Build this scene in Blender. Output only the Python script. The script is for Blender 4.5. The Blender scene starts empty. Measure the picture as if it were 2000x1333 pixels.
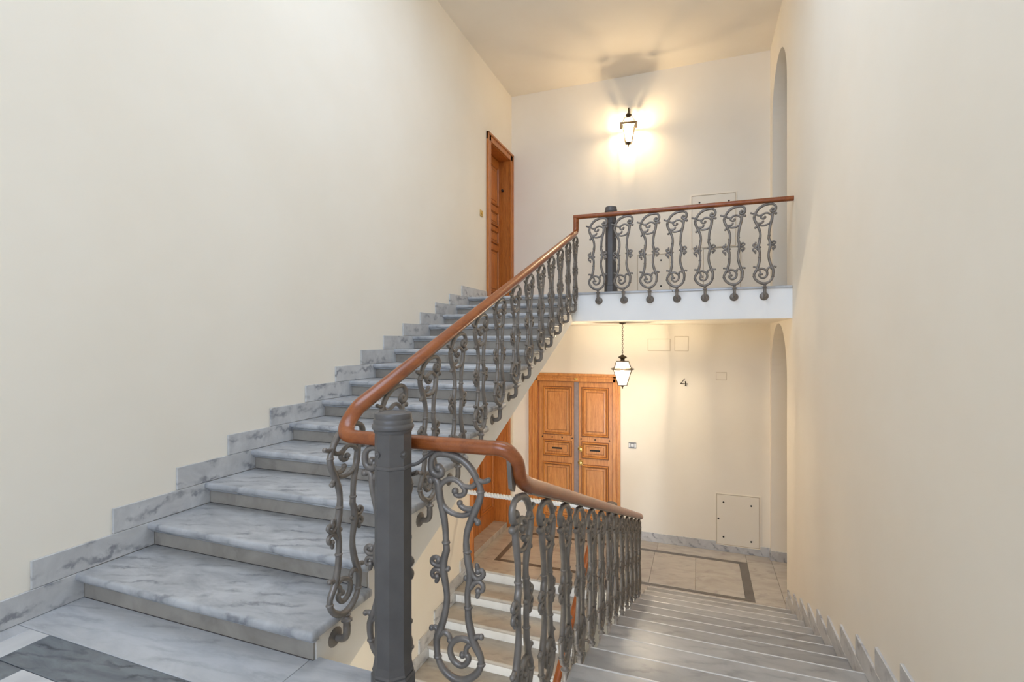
import bpy, bmesh, math, random
from mathutils import Vector, Matrix

# ------------------------------------------------------------------ camera, world, light, exposure
SC = bpy.context.scene
COL = SC.collection
SC.view_settings.view_transform = 'Standard'
SC.view_settings.look = 'None'
SC.view_settings.gamma = 1.0
SC.view_settings.use_curve_mapping = False
SC.view_settings.exposure = 0.25

EYE = 1.345
cam_d = bpy.data.cameras.new('camera')
cam_d.sensor_width = 36.0
cam_d.lens = 981.69 / 2000 * 36.0
cam_d.clip_start = 0.05
cam = bpy.data.objects.new('camera', cam_d)
cam.location = (0, 0, EYE)
cam.rotation_euler = (math.pi / 2, 0, 0.357)
COL.objects.link(cam)
SC.camera = cam

world = bpy.data.worlds.new('overcast_sky')
SC.world = world
world.use_nodes = True
bg = world.node_tree.nodes['Background']
bg.inputs[0].default_value = (0.80, 0.90, 1.0, 1)
bg.inputs[1].default_value = 1.0

# daylight entering by the tall stair window in the wall behind the landing
WIN = (-1.7, 0.8, 2.3, 5.3)             # x0, x1, z0, z1
YFRONT = -4.60
sun_d = bpy.data.lights.new('window_daylight', 'AREA')
sun_d.shape = 'RECTANGLE'
sun_d.size = WIN[1] - WIN[0]
sun_d.size_y = WIN[3] - WIN[2]
sun_d.energy = 172
sun_d.color = (0.54, 0.695, 1.0)
sun_o = bpy.data.objects.new('window_daylight', sun_d)
sun_o.location = ((WIN[0] + WIN[1]) / 2, YFRONT - 0.07, (WIN[2] + WIN[3]) / 2)
sun_o.rotation_euler = (math.pi / 2, 0, 0)
COL.objects.link(sun_o)

# the same window on the half landing below
WIN2 = (-2.3, 0.4, -2.70, -0.45)
low_d = bpy.data.lights.new('lower_window_daylight', 'AREA')
low_d.shape = 'RECTANGLE'
low_d.size = WIN2[1] - WIN2[0]
low_d.size_y = WIN2[3] - WIN2[2]
low_d.energy = 330
low_d.color = (0.78, 0.87, 1.0)
low_o = bpy.data.objects.new('lower_window_daylight', low_d)
low_o.location = ((WIN2[0] + WIN2[1]) / 2, YFRONT - 0.07, (WIN2[2] + WIN2[3]) / 2)
low_o.rotation_euler = (math.pi / 2, 0, 0)
COL.objects.link(low_o)

# unseen skylight, added to light treads and far walls from above
SKY = (-1.9, 0.1, 2.0, 4.6)            # x0, x1, y0, y1
sky_d = bpy.data.lights.new('added_skylight_light', 'AREA')
sky_d.shape = 'RECTANGLE'
sky_d.size = SKY[1] - SKY[0]
sky_d.size_y = SKY[3] - SKY[2]
sky_d.energy = 65
sky_d.color = (0.64, 0.78, 1.0)
sky_o = bpy.data.objects.new('added_skylight_light', sky_d)
sky_o.location = ((SKY[0] + SKY[1]) / 2, (SKY[2] + SKY[3]) / 2, 5.56 + 0.05)
COL.objects.link(sky_o)

# ------------------------------------------------------------------ key dimensions (metres)
XL, XR = -3.04, 0.96                 # faces of the side walls
YB = 8.13                            # face of the back wall
ZC = 5.56                            # ceiling
ZU, ZL, ZLL = 1.96, -1.792, -3.75    # upper landing, lower landing, lowest landing
RA, TA, YA0 = 0.14, 0.3621, 1.2836   # upper flight: rise, going, nosing k at YA0 + TA*k
RB, TB, YB0 = ZL / -13, 0.3855, 1.715 # lower flight
RCC, TC, YC0 = 0.16, 0.355, 6.30     # next flight down
XA = -1.49                           # inner end of the upper flight's treads
XBI = -0.60                          # inner end of the lower flight's treads
XCI = -1.25                          # inner end of the flight below
random.seed(4)

# ------------------------------------------------------------------ materials
def newmat(name):
    m = bpy.data.materials.new(name); m.use_nodes = True
    nt = m.node_tree
    b = nt.nodes['Principled BSDF']
    return m, nt, b

def node(nt, t, **kw):
    n = nt.nodes.new(t)
    for k, v in kw.items(): setattr(n, k, v)
    return n

def ramp(nt, fac, stops):
    r = node(nt, 'ShaderNodeValToRGB')
    e = r.color_ramp.elements
    while len(e) > 1: e.remove(e[-1])
    e[0].position, e[0].color = stops[0][0], (*stops[0][1], 1)
    for p, c in stops[1:]:
        x = e.new(p); x.color = (*c, 1)
    nt.links.new(fac, r.inputs[0])
    return r.outputs[0]

def mixc(nt, fac, a, b, mode='MIX'):
    n = node(nt, 'ShaderNodeMix', data_type='RGBA', blend_type=mode)
    if isinstance(fac, (int, float)): n.inputs[0].default_value = fac
    else: nt.links.new(fac, n.inputs[0])
    for i, v in ((6, a), (7, b)):
        if isinstance(v, tuple): n.inputs[i].default_value = (*v, 1)
        else: nt.links.new(v, n.inputs[i])
    return n.outputs[2]

def noise(nt, vec, scale, detail=4, rough=0.55, dist=0.0):
    n = node(nt, 'ShaderNodeTexNoise')
    n.inputs['Scale'].default_value = scale
    n.inputs['Detail'].default_value = detail
    n.inputs['Roughness'].default_value = rough
    n.inputs['Distortion'].default_value = dist
    if vec is not None: nt.links.new(vec, n.inputs['Vector'])
    return n.outputs['Fac']

def position(nt, scale=(1, 1, 1), rot=(0, 0, 0), shift=True):
    g = node(nt, 'ShaderNodeNewGeometry')
    out = g.outputs['Position']
    if shift:
        oi = node(nt, 'ShaderNodeObjectInfo')
        mu = node(nt, 'ShaderNodeMath', operation='MULTIPLY'); mu.inputs[1].default_value = 37.0
        nt.links.new(oi.outputs['Random'], mu.inputs[0])
        ad = node(nt, 'ShaderNodeVectorMath', operation='ADD')
        nt.links.new(out, ad.inputs[0]); nt.links.new(mu.outputs[0], ad.inputs[1])
        out = ad.outputs[0]
    mp = node(nt, 'ShaderNodeMapping')
    mp.inputs['Scale'].default_value = scale
    mp.inputs['Rotation'].default_value = rot
    nt.links.new(out, mp.inputs['Vector'])
    return mp.outputs[0]

def bump(nt, b, h, strength, dist=0.01):
    n = node(nt, 'ShaderNodeBump')
    n.inputs['Strength'].default_value = strength
    n.inputs['Distance'].default_value = dist
    nt.links.new(h, n.inputs['Height']); nt.links.new(n.outputs[0], b.inputs['Normal'])

def plaster(name, c, c2):
    m, nt, b = newmat(name)
    p = position(nt, shift=False)
    f = noise(nt, p, 1.3, 3, 0.6)
    col = ramp(nt, f, [(0.35, c2), (0.65, c)])
    nt.links.new(col, b.inputs['Base Color'])
    b.inputs['Roughness'].default_value = 0.75
    return m

def marble(name, base, mid, vein, rough=0.3, rot=(0.3, 0.2, 0.7), vscale=2.2, stretch=(1, 1, 1), amount=1.0, tint=0.08):
    m, nt, b = newmat(name)
    p = position(nt, stretch, rot)
    cloud = noise(nt, p, vscale * 0.9, 6, 0.62, 0.8)
    col = ramp(nt, cloud, [(0.30, mid), (0.62, base)])
    w = node(nt, 'ShaderNodeTexWave', wave_type='BANDS', bands_direction='X', wave_profile='SIN')
    w.inputs['Scale'].default_value = vscale * 0.55
    w.inputs['Distortion'].default_value = 9.0
    w.inputs['Detail'].default_value = 6.0
    w.inputs['Detail Scale'].default_value = 1.6
    w.inputs['Detail Roughness'].default_value = 0.62
    nt.links.new(p, w.inputs['Vector'])
    vm = ramp(nt, w.outputs['Fac'], [(0.0, (1, 1, 1)), (0.16, (0.35, 0.35, 0.35)), (0.45, (0, 0, 0))])
    mask = noise(nt, p, vscale * 1.5, 3, 0.5)
    mm = ramp(nt, mask, [(0.42, (0, 0, 0)), (0.62, (amount, amount, amount))])
    mul = mixc(nt, 1.0, vm, mm, 'MULTIPLY')
    col = mixc(nt, mul, col, vein)
    oi = node(nt, 'ShaderNodeObjectInfo')
    tn = ramp(nt, oi.outputs['Random'], [(0.0, tuple(1 - 2 * tint for _ in range(3))), (1.0, (1, 1, 1))])
    col = mixc(nt, 1.0, col, tn, 'MULTIPLY')
    nt.links.new(col, b.inputs['Base Color'])
    b.inputs['Roughness'].default_value = rough
    return m

def wood(name, light, dark, rough=0.32, scale=(9, 9, 0.8), coat=0.25):
    m, nt, b = newmat(name)
    p = position(nt, scale)
    f = noise(nt, p, 3.2, 6, 0.6, 1.2)
    col = ramp(nt, f, [(0.32, dark), (0.62, light)])
    fine = noise(nt, position(nt, tuple(6 * s for s in scale)), 5.0, 3)
    col = mixc(nt, 0.25, col, ramp(nt, fine, [(0.4, dark), (0.6, light)]))
    nt.links.new(col, b.inputs['Base Color'])
    b.inputs['Roughness'].default_value = rough
    b.inputs['Coat Weight'].default_value = coat
    b.inputs['Coat Roughness'].default_value = 0.15
    bump(nt, b, f, 0.05)
    return m

def paint(name, c, rough=0.5, metal=0.0, var=0.15, scale=14):
    m, nt, b = newmat(name)
    f = noise(nt, position(nt), scale, 4)
    nt.links.new(ramp(nt, f, [(0.3, tuple(x * (1 - var) for x in c)), (0.7, tuple(min(1, x * (1 + var)) for x in c))]), b.inputs['Base Color'])
    b.inputs['Roughness'].default_value = rough
    b.inputs['Metallic'].default_value = metal
    bump(nt, b, noise(nt, position(nt), 90, 1), 0.06, 0.004)
    return m

M = {}
M['wall'] = plaster('wall_plaster', (0.915, 0.845, 0.72), (0.895, 0.82, 0.69))
M['ceiling'] = plaster('ceiling_plaster', (0.91, 0.84, 0.725), (0.885, 0.81, 0.69))
M['panel'] = plaster('panel_paint', (0.905, 0.835, 0.71), (0.89, 0.815, 0.68))
M['fascia'] = plaster('fascia_white_paint', (0.90, 0.90, 0.885), (0.87, 0.87, 0.855))
M['stringer'] = plaster('stringer_paint', (0.82, 0.785, 0.72), (0.78, 0.74, 0.67))
M['tread'] = marble('tread_marble', (0.55, 0.55, 0.55), (0.33, 0.335, 0.345), (0.17, 0.175, 0.19), 0.42, (0.1, 0.1, 0.9), 3.4, (1, 2.2, 1), 0.7, 0.05)
M['tread_b'] = marble('polished_tread_marble', (0.50, 0.485, 0.46), (0.36, 0.35, 0.335), (0.21, 0.205, 0.20), 0.36, (0.1, 0.1, 0.9), 2.6, (1, 2.4, 1), 0.5, 0.14)
M['nosing'] = marble('worn_nosing_highlight', (0.74, 0.72, 0.69), (0.62, 0.60, 0.57), (0.45, 0.43, 0.41), 0.22, (0.1, 0.1, 0.9), 3.0, (1, 1, 1), 0.3, 0.03)  # pale colour paints the lamp highlight along the worn tread edges
M['riser'] = marble('riser_marble', (0.38, 0.345, 0.295), (0.26, 0.23, 0.195), (0.12, 0.105, 0.09), 0.4, (0.1, 0.1, 0.9), 3.0, (1, 1, 1), 0.3, 0.04)
M['riser_white'] = marble('white_riser_marble', (0.84, 0.83, 0.80), (0.74, 0.72, 0.68), (0.50, 0.48, 0.46), 0.4, (0.1, 0.1, 0.9), 2.0, (1, 1, 1), 0.3, 0.03)
M['tread_warm'] = marble('landing_marble', (0.56, 0.51, 0.44), (0.44, 0.39, 0.33), (0.30, 0.265, 0.235), 0.16, (0.1, 0.1, 0.5), 2.2, (1, 2.5, 1), 0.4, 0.06)
M['skirt'] = marble('skirting_marble', (0.66, 0.655, 0.64), (0.50, 0.495, 0.49), (0.23, 0.23, 0.25), 0.3, (0.4, 0.8, 0.3), 5.5, (1, 1, 1), 0.85, 0.06)
M['slab'] = marble('floor_slab_marble', (0.57, 0.575, 0.585), (0.42, 0.43, 0.445), (0.24, 0.25, 0.265), 0.22, (0.1, 0.1, 0.95), 3.0, (0.8, 2.6, 1), 0.35, 0.05)
M['dark'] = marble('dark_grey_marble', (0.20, 0.22, 0.235), (0.10, 0.112, 0.128), (0.05, 0.055, 0.065), 0.22, (0.1, 0.1, 0.95), 4.0, (0.8, 2.6, 1), 0.8, 0.08)
M['white'] = marble('white_marble', (0.66, 0.66, 0.655), (0.55, 0.55, 0.555), (0.40, 0.40, 0.42), 0.25, (0.1, 0.1, 0.6), 2.0, (1, 1, 1), 0.3, 0.03)
M['band'] = marble('dark_band_marble', (0.17, 0.15, 0.13), (0.12, 0.105, 0.09), (0.08, 0.07, 0.06), 0.2, (0.1, 0.1, 0.5), 2.0, (1, 1, 1), 0.3, 0.05)
M['iron'] = paint('grey_cast_iron', (0.195, 0.172, 0.15), 0.34, 0.25, 0.18, 18)
M['newel'] = paint('grey_newel_paint', (0.112, 0.104, 0.098), 0.45, 0.15, 0.12, 10)
M['rail'] = wood('handrail_wood', (0.33, 0.092, 0.02), (0.19, 0.046, 0.010), 0.3, (5, 1.2, 5), 0.12)
M['door'] = wood('door_wood', (0.74, 0.33, 0.085), (0.48, 0.16, 0.032), 0.3, (9, 9, 0.8), 0.25)
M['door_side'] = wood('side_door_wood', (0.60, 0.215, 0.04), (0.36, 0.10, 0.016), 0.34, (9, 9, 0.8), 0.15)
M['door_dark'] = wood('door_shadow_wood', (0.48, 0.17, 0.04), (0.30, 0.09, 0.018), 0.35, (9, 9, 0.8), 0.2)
M['shade_line'] = paint('panel_gap_shade', (0.20, 0.062, 0.015), 0.5, 0, 0.1)  # dark colour standing for shade in the door panel gaps
M['edge'] = paint('dark_cream_edge', (0.60, 0.50, 0.37), 0.8, 0, 0.05)  # darker cream backing, seen as a line round the wall covers
M['joint'] = paint('dirty_joint', (0.07, 0.06, 0.055), 0.9, 0, 0.1)
M['astragal'] = paint('grey_metal_strip', (0.27, 0.215, 0.205), 0.4, 0.2, 0.1)
M['brass'] = paint('brass', (0.72, 0.50, 0.16), 0.25, 0.9, 0.1)
M['bronze'] = paint('dark_bronze', (0.085, 0.062, 0.035), 0.4, 0.6, 0.2)
M['black'] = paint('dark_bolt', (0.03, 0.026, 0.022), 0.5, 0.2, 0.1)
M['plastic'] = paint('white_plastic', (0.75, 0.76, 0.77), 0.35, 0, 0.03)
M['grey'] = paint('grey_plastic', (0.16, 0.17, 0.18), 0.35, 0, 0.05)
M['cord'] = paint('white_cord', (0.72, 0.72, 0.70), 0.7, 0, 0.08, 60)

def glass_mat():
    m, nt, b = newmat('lantern_glass')
    nt.nodes.remove(b)
    out = nt.nodes['Material Output']
    tr = node(nt, 'ShaderNodeBsdfTransparent'); tr.inputs[0].default_value = (1, 0.98, 0.95, 1)
    tl = node(nt, 'ShaderNodeBsdfTranslucent'); tl.inputs[0].default_value = (1, 0.95, 0.88, 1)
    mx = node(nt, 'ShaderNodeMixShader'); mx.inputs[0].default_value = 0.03
    nt.links.new(tr.outputs[0], mx.inputs[1]); nt.links.new(tl.outputs[0], mx.inputs[2])
    nt.links.new(mx.outputs[0], out.inputs[0])
    return m
M['glass'] = glass_mat()

def window_glass():
    m, nt, b = newmat('window_pane_glass')
    nt.nodes.remove(b)
    out = nt.nodes['Material Output']
    tr = node(nt, 'ShaderNodeBsdfTransparent')
    gl = node(nt, 'ShaderNodeBsdfGlossy'); gl.inputs['Roughness'].default_value = 0.02
    mx = node(nt, 'ShaderNodeMixShader'); mx.inputs[0].default_value = 0.06
    nt.links.new(tr.outputs[0], mx.inputs[1]); nt.links.new(gl.outputs[0], mx.inputs[2])
    nt.links.new(mx.outputs[0], out.inputs[0])
    return m
M['pane'] = window_glass()

def bulb_mat():
    m, nt, b = newmat('glowing_bulb')
    b.inputs['Base Color'].default_value = (1, 0.9, 0.75, 1)
    b.inputs['Emission Color'].default_value = (1, 0.80, 0.52, 1)
    b.inputs['Emission Strength'].default_value = 30
    return m
M['bulb'] = bulb_mat()

# ------------------------------------------------------------------ mesh helpers
class MB:
    """collects shapes, then becomes ONE mesh object"""
    def __init__(self): self.bm = bmesh.new()
    def box(self, x0, x1, y0, y1, z0, z1, bev=0.0, seg=2):
        t = bmesh.new()
        bmesh.ops.create_cube(t, size=1.0)
        for v in t.verts:
            v.co = Vector(((x0 + x1) / 2 + v.co.x * (x1 - x0), (y0 + y1) / 2 + v.co.y * (y1 - y0), (z0 + z1) / 2 + v.co.z * (z1 - z0)))
        if bev: bmesh.ops.bevel(t, geom=list(t.edges), offset=bev, segments=seg, affect='EDGES', profile=0.5)
        return self.add(t)
    def add(self, t, mat=None):
        if mat is not None: bmesh.ops.transform(t, matrix=mat, verts=t.verts)
        me = bpy.data.meshes.new('tmp'); t.to_mesh(me); t.free()
        self.bm.from_mesh(me); bpy.data.meshes.remove(me)
        return self
    def prism(self, pts, axis, a, b):
        """polygon pts (two coords in the plane across `axis`) extruded from a to b along axis"""
        t = bmesh.new()
        def P(p, w): return {'x': (w, p[0], p[1]), 'y': (p[0], w, p[1]), 'z': (p[0], p[1], w)}[axis]
        lo = [t.verts.new(P(p, a)) for p in pts]; hi = [t.verts.new(P(p, b)) for p in pts]
        n = len(pts)
        t.faces.new(lo[::-1]); t.faces.new(hi)
        for i in range(n): t.faces.new((lo[i], lo[(i + 1) % n], hi[(i + 1) % n], hi[i]))
        bmesh.ops.recalc_face_normals(t, faces=t.faces)
        bmesh.ops.triangulate(t, faces=[f for f in t.faces if len(f.verts) > 4])
        return self.add(t)
    def tube(self, path, r, n=8, cap=True, sx=1.0):
        path = [Vector(p) for p in path]
        R = r if isinstance(r, (list, tuple)) else [r] * len(path)
        t = bmesh.new(); rings = []
        tan = []
        for i in range(len(path)):
            d = path[min(i + 1, len(path) - 1)] - path[max(i - 1, 0)]
            tan.append(d.normalized())
        ref = Vector((0, 0, 1)) if abs(tan[0].z) < 0.9 else Vector((0, 1, 0))
        nrm = (ref - tan[0] * ref.dot(tan[0])).normalized()
        for i, p in enumerate(path):
            nrm = (nrm - tan[i] * nrm.dot(tan[i])).normalized()
            bi = tan[i].cross(nrm)
            rings.append([t.verts.new(p + (nrm * math.cos(2 * math.pi * k / n) * sx + bi * math.sin(2 * math.pi * k / n)) * R[i]) for k in range(n)])
        for i in range(len(rings) - 1):
            for k in range(n):
                t.faces.new((rings[i][k], rings[i][(k + 1) % n], rings[i + 1][(k + 1) % n], rings[i + 1][k]))
        if cap: t.faces.new(rings[0][::-1]); t.faces.new(rings[-1])
        bmesh.ops.recalc_face_normals(t, faces=t.faces)
        return self.add(t)
    def sweep(self, path, prof, up=(0, 0, 1)):
        """closed profile (side, up) carried along a path without twisting"""
        path = [Vector(p) for p in path]
        t = bmesh.new(); rings = []
        tan = [(path[min(i + 1, len(path) - 1)] - path[max(i - 1, 0)]).normalized() for i in range(len(path))]
        u = Vector(up); u = (u - tan[0] * u.dot(tan[0])).normalized()
        for i, p in enumerate(path):
            u = (u - tan[i] * u.dot(tan[i])).normalized()
            s = tan[i].cross(u)
            rings.append([t.verts.new(p + s * a + u * b) for a, b in prof])
        n = len(prof)
        for i in range(len(rings) - 1):
            for k in range(n):
                t.faces.new((rings[i][k], rings[i][(k + 1) % n], rings[i + 1][(k + 1) % n], rings[i + 1][k]))
        t.faces.new(rings[0][::-1]); t.faces.new(rings[-1])
        bmesh.ops.recalc_face_normals(t, faces=t.faces)
        return self.add(t)
    def lathe(self, prof, c, n=16, phase=0.0, axis='z'):
        """prof: (radius, height) from bottom to top"""
        t = bmesh.new(); rings = []
        for r, h in prof:
            ring = []
            for k in range(n):
                a = 2 * math.pi * k / n + phase
                v = Vector((r * math.cos(a), r * math.sin(a), h))
                if axis == 'y': v = Vector((v.x, v.z, v.y))
                if axis == 'x': v = Vector((v.z, v.x, v.y))
                ring.append(t.verts.new(Vector(c) + v))
            rings.append(ring)
        for i in range(len(rings) - 1):
            for k in range(n):
                t.faces.new((rings[i][k], rings[i][(k + 1) % n], rings[i + 1][(k + 1) % n], rings[i + 1][k]))
        t.faces.new(rings[0][::-1]); t.faces.new(rings[-1])
        bmesh.ops.recalc_face_normals(t, faces=t.faces)
        return self.add(t)
    def ball(self, c, r, sz=1.0, seg=10):
        t = bmesh.new()
        bmesh.ops.create_uvsphere(t, u_segments=seg, v_segments=max(5, seg // 2 + 1), radius=r)
        for v in t.verts: v.co = Vector((v.co.x, v.co.y, v.co.z * sz)) + Vector(c)
        return self.add(t)
    def build(self, name, mat, parent=None, smooth=False, angle=None):
        me = bpy.data.meshes.new(name)
        self.bm.to_mesh(me); self.bm.free()
        me.materials.append(mat if not isinstance(mat, str) else M[mat])
        if smooth:
            for p in me.polygons: p.use_smooth = True
        o = bpy.data.objects.new(name, me); COL.objects.link(o)
        if parent is None:
            # origin at the base of the thing
            bb = [Vector(c) for c in o.bound_box]
            c = sum(bb, Vector()) / 8; c.z = min(v.z for v in bb)
            me.transform(Matrix.Translation(-c)); o.location = c
        else:
            o.parent = parent
            w = wloc(parent)
            bb = [Vector(c) for c in o.bound_box]
            c = sum(bb, Vector()) / 8
            me.transform(Matrix.Translation(-c)); o.location = c - w
        return o

def wloc(o):
    v = Vector()
    while o: v += o.location; o = o.parent
    return v

def tag(o, label=None, cat=None, group=None, kind=None):
    if label: o['label'] = label
    if cat: o['category'] = cat
    if group: o['group'] = group
    if kind: o['kind'] = kind
    return o

def empty(name, loc, label=None, cat=None, group=None, kind=None):
    o = bpy.data.objects.new(name, None); COL.objects.link(o); o.location = loc
    o.empty_display_size = 0.1
    return tag(o, label, cat, group, kind)

def smooth_path(pts, sub=3):
    """Catmull-Rom through the points"""
    P = [Vector(p) for p in pts]; out = []
    for i in range(len(P) - 1):
        p0, p1, p2, p3 = P[max(i - 1, 0)], P[i], P[i + 1], P[min(i + 2, len(P) - 1)]
        for k in range(sub):
            t = k / sub
            out.append(0.5 * ((2 * p1) + (p2 - p0) * t + (2 * p0 - 5 * p1 + 4 * p2 - p3) * t * t + (3 * p1 - p0 - 3 * p2 + p3) * t ** 3))
    out.append(P[-1])
    return out

def autosmooth(o, deg=40):
    me = o.data
    for p in me.polygons: p.use_smooth = True
    me.set_sharp_from_angle(angle=math.radians(deg))
    return o

# ------------------------------------------------------------------ the setting
def struct(mb, name, mat, label, cat, parent=None):
    o = mb.build(name, mat, parent)
    if parent is None: tag(o, label, cat, kind='structure')
    return o

# left wall with two door openings
W = 0.30
m = MB()
DU = (7.15, 8.04, ZU, 4.44)       # upper left door opening y0 y1 z0 z1
DLo = (6.52, 7.90, ZL, 0.72)      # lower left door opening
m.box(XL - W, XL, YFRONT - 0.25, DLo[0], ZLL, ZU)
m.box(XL - W, XL, DLo[1], YB, ZLL, ZU)
m.box(XL - W, XL, DLo[0], DLo[1], DLo[3], ZU)
m.box(XL - W, XL, DLo[0], DLo[1], ZLL, ZL)
m.box(XL - W, XL, YFRONT - 0.25, DU[0], ZU, ZC)
m.box(XL - W, XL, DU[1], YB, ZU, ZC)
m.box(XL - W, XL, DU[0], DU[1], DU[3], ZC)
struct(m, 'wall_left', 'wall', 'tall cream plaster wall beside the ascending flight', 'wall')

# back wall with the double door opening
DB = (-2.58, -1.29, ZL, 0.69)
m = MB()
m.box(XL - W, DB[0], YB, YB + 0.25, ZLL, ZU)
m.box(DB[1], 2.65, YB, YB + 0.25, ZLL, ZU)
m.box(DB[0], DB[1], YB, YB + 0.25, DB[3], ZU)
m.box(DB[0], DB[1], YB, YB + 0.25, ZLL, ZL)
m.box(XL - W, 2.65, YB, YB + 0.25, ZU, ZC)
struct(m, 'wall_back', 'wall', 'cream plaster end wall behind both landings', 'wall')

# right wall with an arched passage at each landing
YJ0, YJ1, YJL = 6.64, 7.90, 8.02
m = MB()
m.box(XR, XR + 0.25, YFRONT - 0.25, YJ0, ZLL, ZC)
m.box(XR, XR + 0.25, YJL, YB, ZLL, ZU)
m.box(XR, XR + 0.25, YJ1, YB, ZU, ZC)
def arch(zs, ztop, yf):
    rad = (yf - YJ0) / 2
    arc = [((YJ0 + yf) / 2 - rad * math.cos(math.pi * i / 20), zs + rad * math.sin(math.pi * i / 20)) for i in range(21)]
    for i in range(20):
        a, b = arc[i], arc[i + 1]
        m.prism([a, b, (b[0], ztop), (a[0], ztop)], 'x', XR, XR + 0.25)
arch(4.42, ZC, YJ1)
arch(0.885, ZU, YJL)
m.box(XR, XR + 0.25, YJ0, YJL, ZLL, ZL - 0.03)
struct(m, 'wall_right', 'wall', 'cream plaster wall beside the descending flight with arched passage', 'wall')
m = MB()
m.box(XR + 0.25, 2.65, YJ0 - 0.2, YJ0, ZLL, ZC)
m.box(XR + 0.25, 2.65, YJL, YB, ZLL, ZU)
m.box(XR + 0.25, 2.65, YJ1, YB, ZU, ZC)
m.box(2.45, 2.65, YJ0, YJL, ZLL, ZC)
struct(m, 'wall_passage', 'wall', 'cream plaster walls lining the arched side passage', 'wall')

# wall with the stair window behind the landing
m = MB()
for Wn, za, zb in ((WIN2, ZLL, 0.0), (WIN, 0.0, ZC)):
    m.box(XL - W, Wn[0], YFRONT - 0.25, YFRONT, za, zb)
    m.box(Wn[1], XR + 0.25, YFRONT - 0.25, YFRONT, za, zb)
    m.box(Wn[0], Wn[1], YFRONT - 0.25, YFRONT, za, Wn[2])
    m.box(Wn[0], Wn[1], YFRONT - 0.25, YFRONT, Wn[3], zb)

struct(m, 'wall_front', 'wall', 'cream plaster wall with the tall stair window', 'wall')
for nm, Wn, zm, lb in (('window_1', WIN, 4.0, 'tall white framed stair window above the middle landing'), ('window_2', WIN2, -1.3, 'white framed stair window of the half landing below')):
    wn = empty(nm, ((Wn[0] + Wn[1]) / 2, YFRONT - 0.12, Wn[2]), lb, 'window', kind='structure')
    m = MB()
    fx = 0.06; xm = (Wn[0] + Wn[1]) / 2
    for a, b in ((Wn[0], Wn[0] + fx), (Wn[1] - fx, Wn[1]), (xm - 0.05, xm + 0.05)): m.box(a, b, YFRONT - 0.15, YFRONT - 0.08, Wn[2], Wn[3])
    for z in (Wn[2], Wn[3] - fx, zm): m.box(Wn[0], Wn[1], YFRONT - 0.15, YFRONT - 0.08, z, z + fx)
    m.build('window_frame', 'fascia', wn)
    for a, b in ((Wn[0] + fx, xm - 0.05), (xm + 0.05, Wn[1] - fx)):
        for c, d in ((Wn[2] + fx, zm), (zm + fx, Wn[3] - fx)):
            MB().box(a, b, YFRONT - 0.118, YFRONT - 0.112, c, d).build('pane', 'pane', wn)

m = MB()
m.box(XL - W, 2.65, YFRONT - 0.25, SKY[2], ZC, ZC + 0.2); m.box(XL - W, 2.65, SKY[3], YB + 0.25, ZC, ZC + 0.2)
m.box(XL - W, SKY[0], SKY[2], SKY[3], ZC, ZC + 0.2); m.box(SKY[1], 2.65, SKY[2], SKY[3], ZC, ZC + 0.2)
struct(m, 'ceiling', 'ceiling', 'flat cream ceiling over the stairwell', 'ceiling')

sk = empty('added_skylight', ((SKY[0] + SKY[1]) / 2, (SKY[2] + SKY[3]) / 2, ZC + 0.08), 'added unseen skylight in the ceiling over the stairwell', 'skylight', kind='structure')
m = MB()
for a in (SKY[0], -0.95, SKY[1] - 0.05): m.box(a, a + 0.05, SKY[2], SKY[3], ZC + 0.06, ZC + 0.12)
for a in (SKY[2], 3.28, SKY[3] - 0.05): m.box(SKY[0], SKY[1], a, a + 0.05, ZC + 0.06, ZC + 0.12)
m.build('window_frame', 'fascia', sk)
for a, b in ((SKY[0] + 0.05, -0.95), (-0.9, SKY[1] - 0.05)):
    for c, d in ((SKY[2] + 0.05, 3.28), (3.33, SKY[3] - 0.05)):
        MB().box(a, b, c, d, ZC + 0.087, ZC + 0.093).build('pane', 'pane', sk)

def tile(parent, x0, x1, y0, y1, z, mat, t=0.03, g=0.0015, name='slab', bev=0.0015):
    o = MB().box(x0 + g, x1 - g, y0 + g, y1 - g, z - t, z, bev, 1).build(name, mat, parent)
    return o

# middle landing
fl = MB().box(XL, XR, YFRONT, 1.69, -0.28, -0.03).build('floor', 'wall')
tag(fl, 'grey and white marble middle landing in front of the steps', 'floor', kind='structure')
tile(fl, XL, -1.54, 1.415, 1.70, 0, 'slab')
tile(fl, -1.54, -0.60, 1.415, 1.72, 0, 'slab')
tile(fl, -0.60, XR, 1.415, YB0, 0, 'tread_b', bev=0.008)
y = 1.415
for yy in (0.55, -0.4, YFRONT):
    tile(fl, XL, -2.92, yy, y, 0, 'slab'); tile(fl, -2.92, -2.783, yy, y, 0, 'white'); y = yy
tile(fl, -2.783, -1.55, 1.23, 1.415, 0, 'dark', name='band')
tile(fl, -1.55, -0.3, 1.23, 1.415, 0, 'dark', name='band')
tile(fl, -0.3, XR, 1.23, 1.415, 0, 'dark', name='band')
tile(fl, -2.783, -2.598, 0.2, 1.23, 0, 'dark', name='band')
tile(fl, -2.783, -2.598, YFRONT, 0.2, 0, 'dark', name='band')
for x0, x1 in ((-2.598, -1.7), (-1.7, -0.8), (-0.8, 0.1), (0.1, XR)):
    tile(fl, x0, x1, 0.3, 1.23, 0, 'white'); tile(fl, x0, x1, YFRONT, 0.3, 0, 'white')

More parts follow.
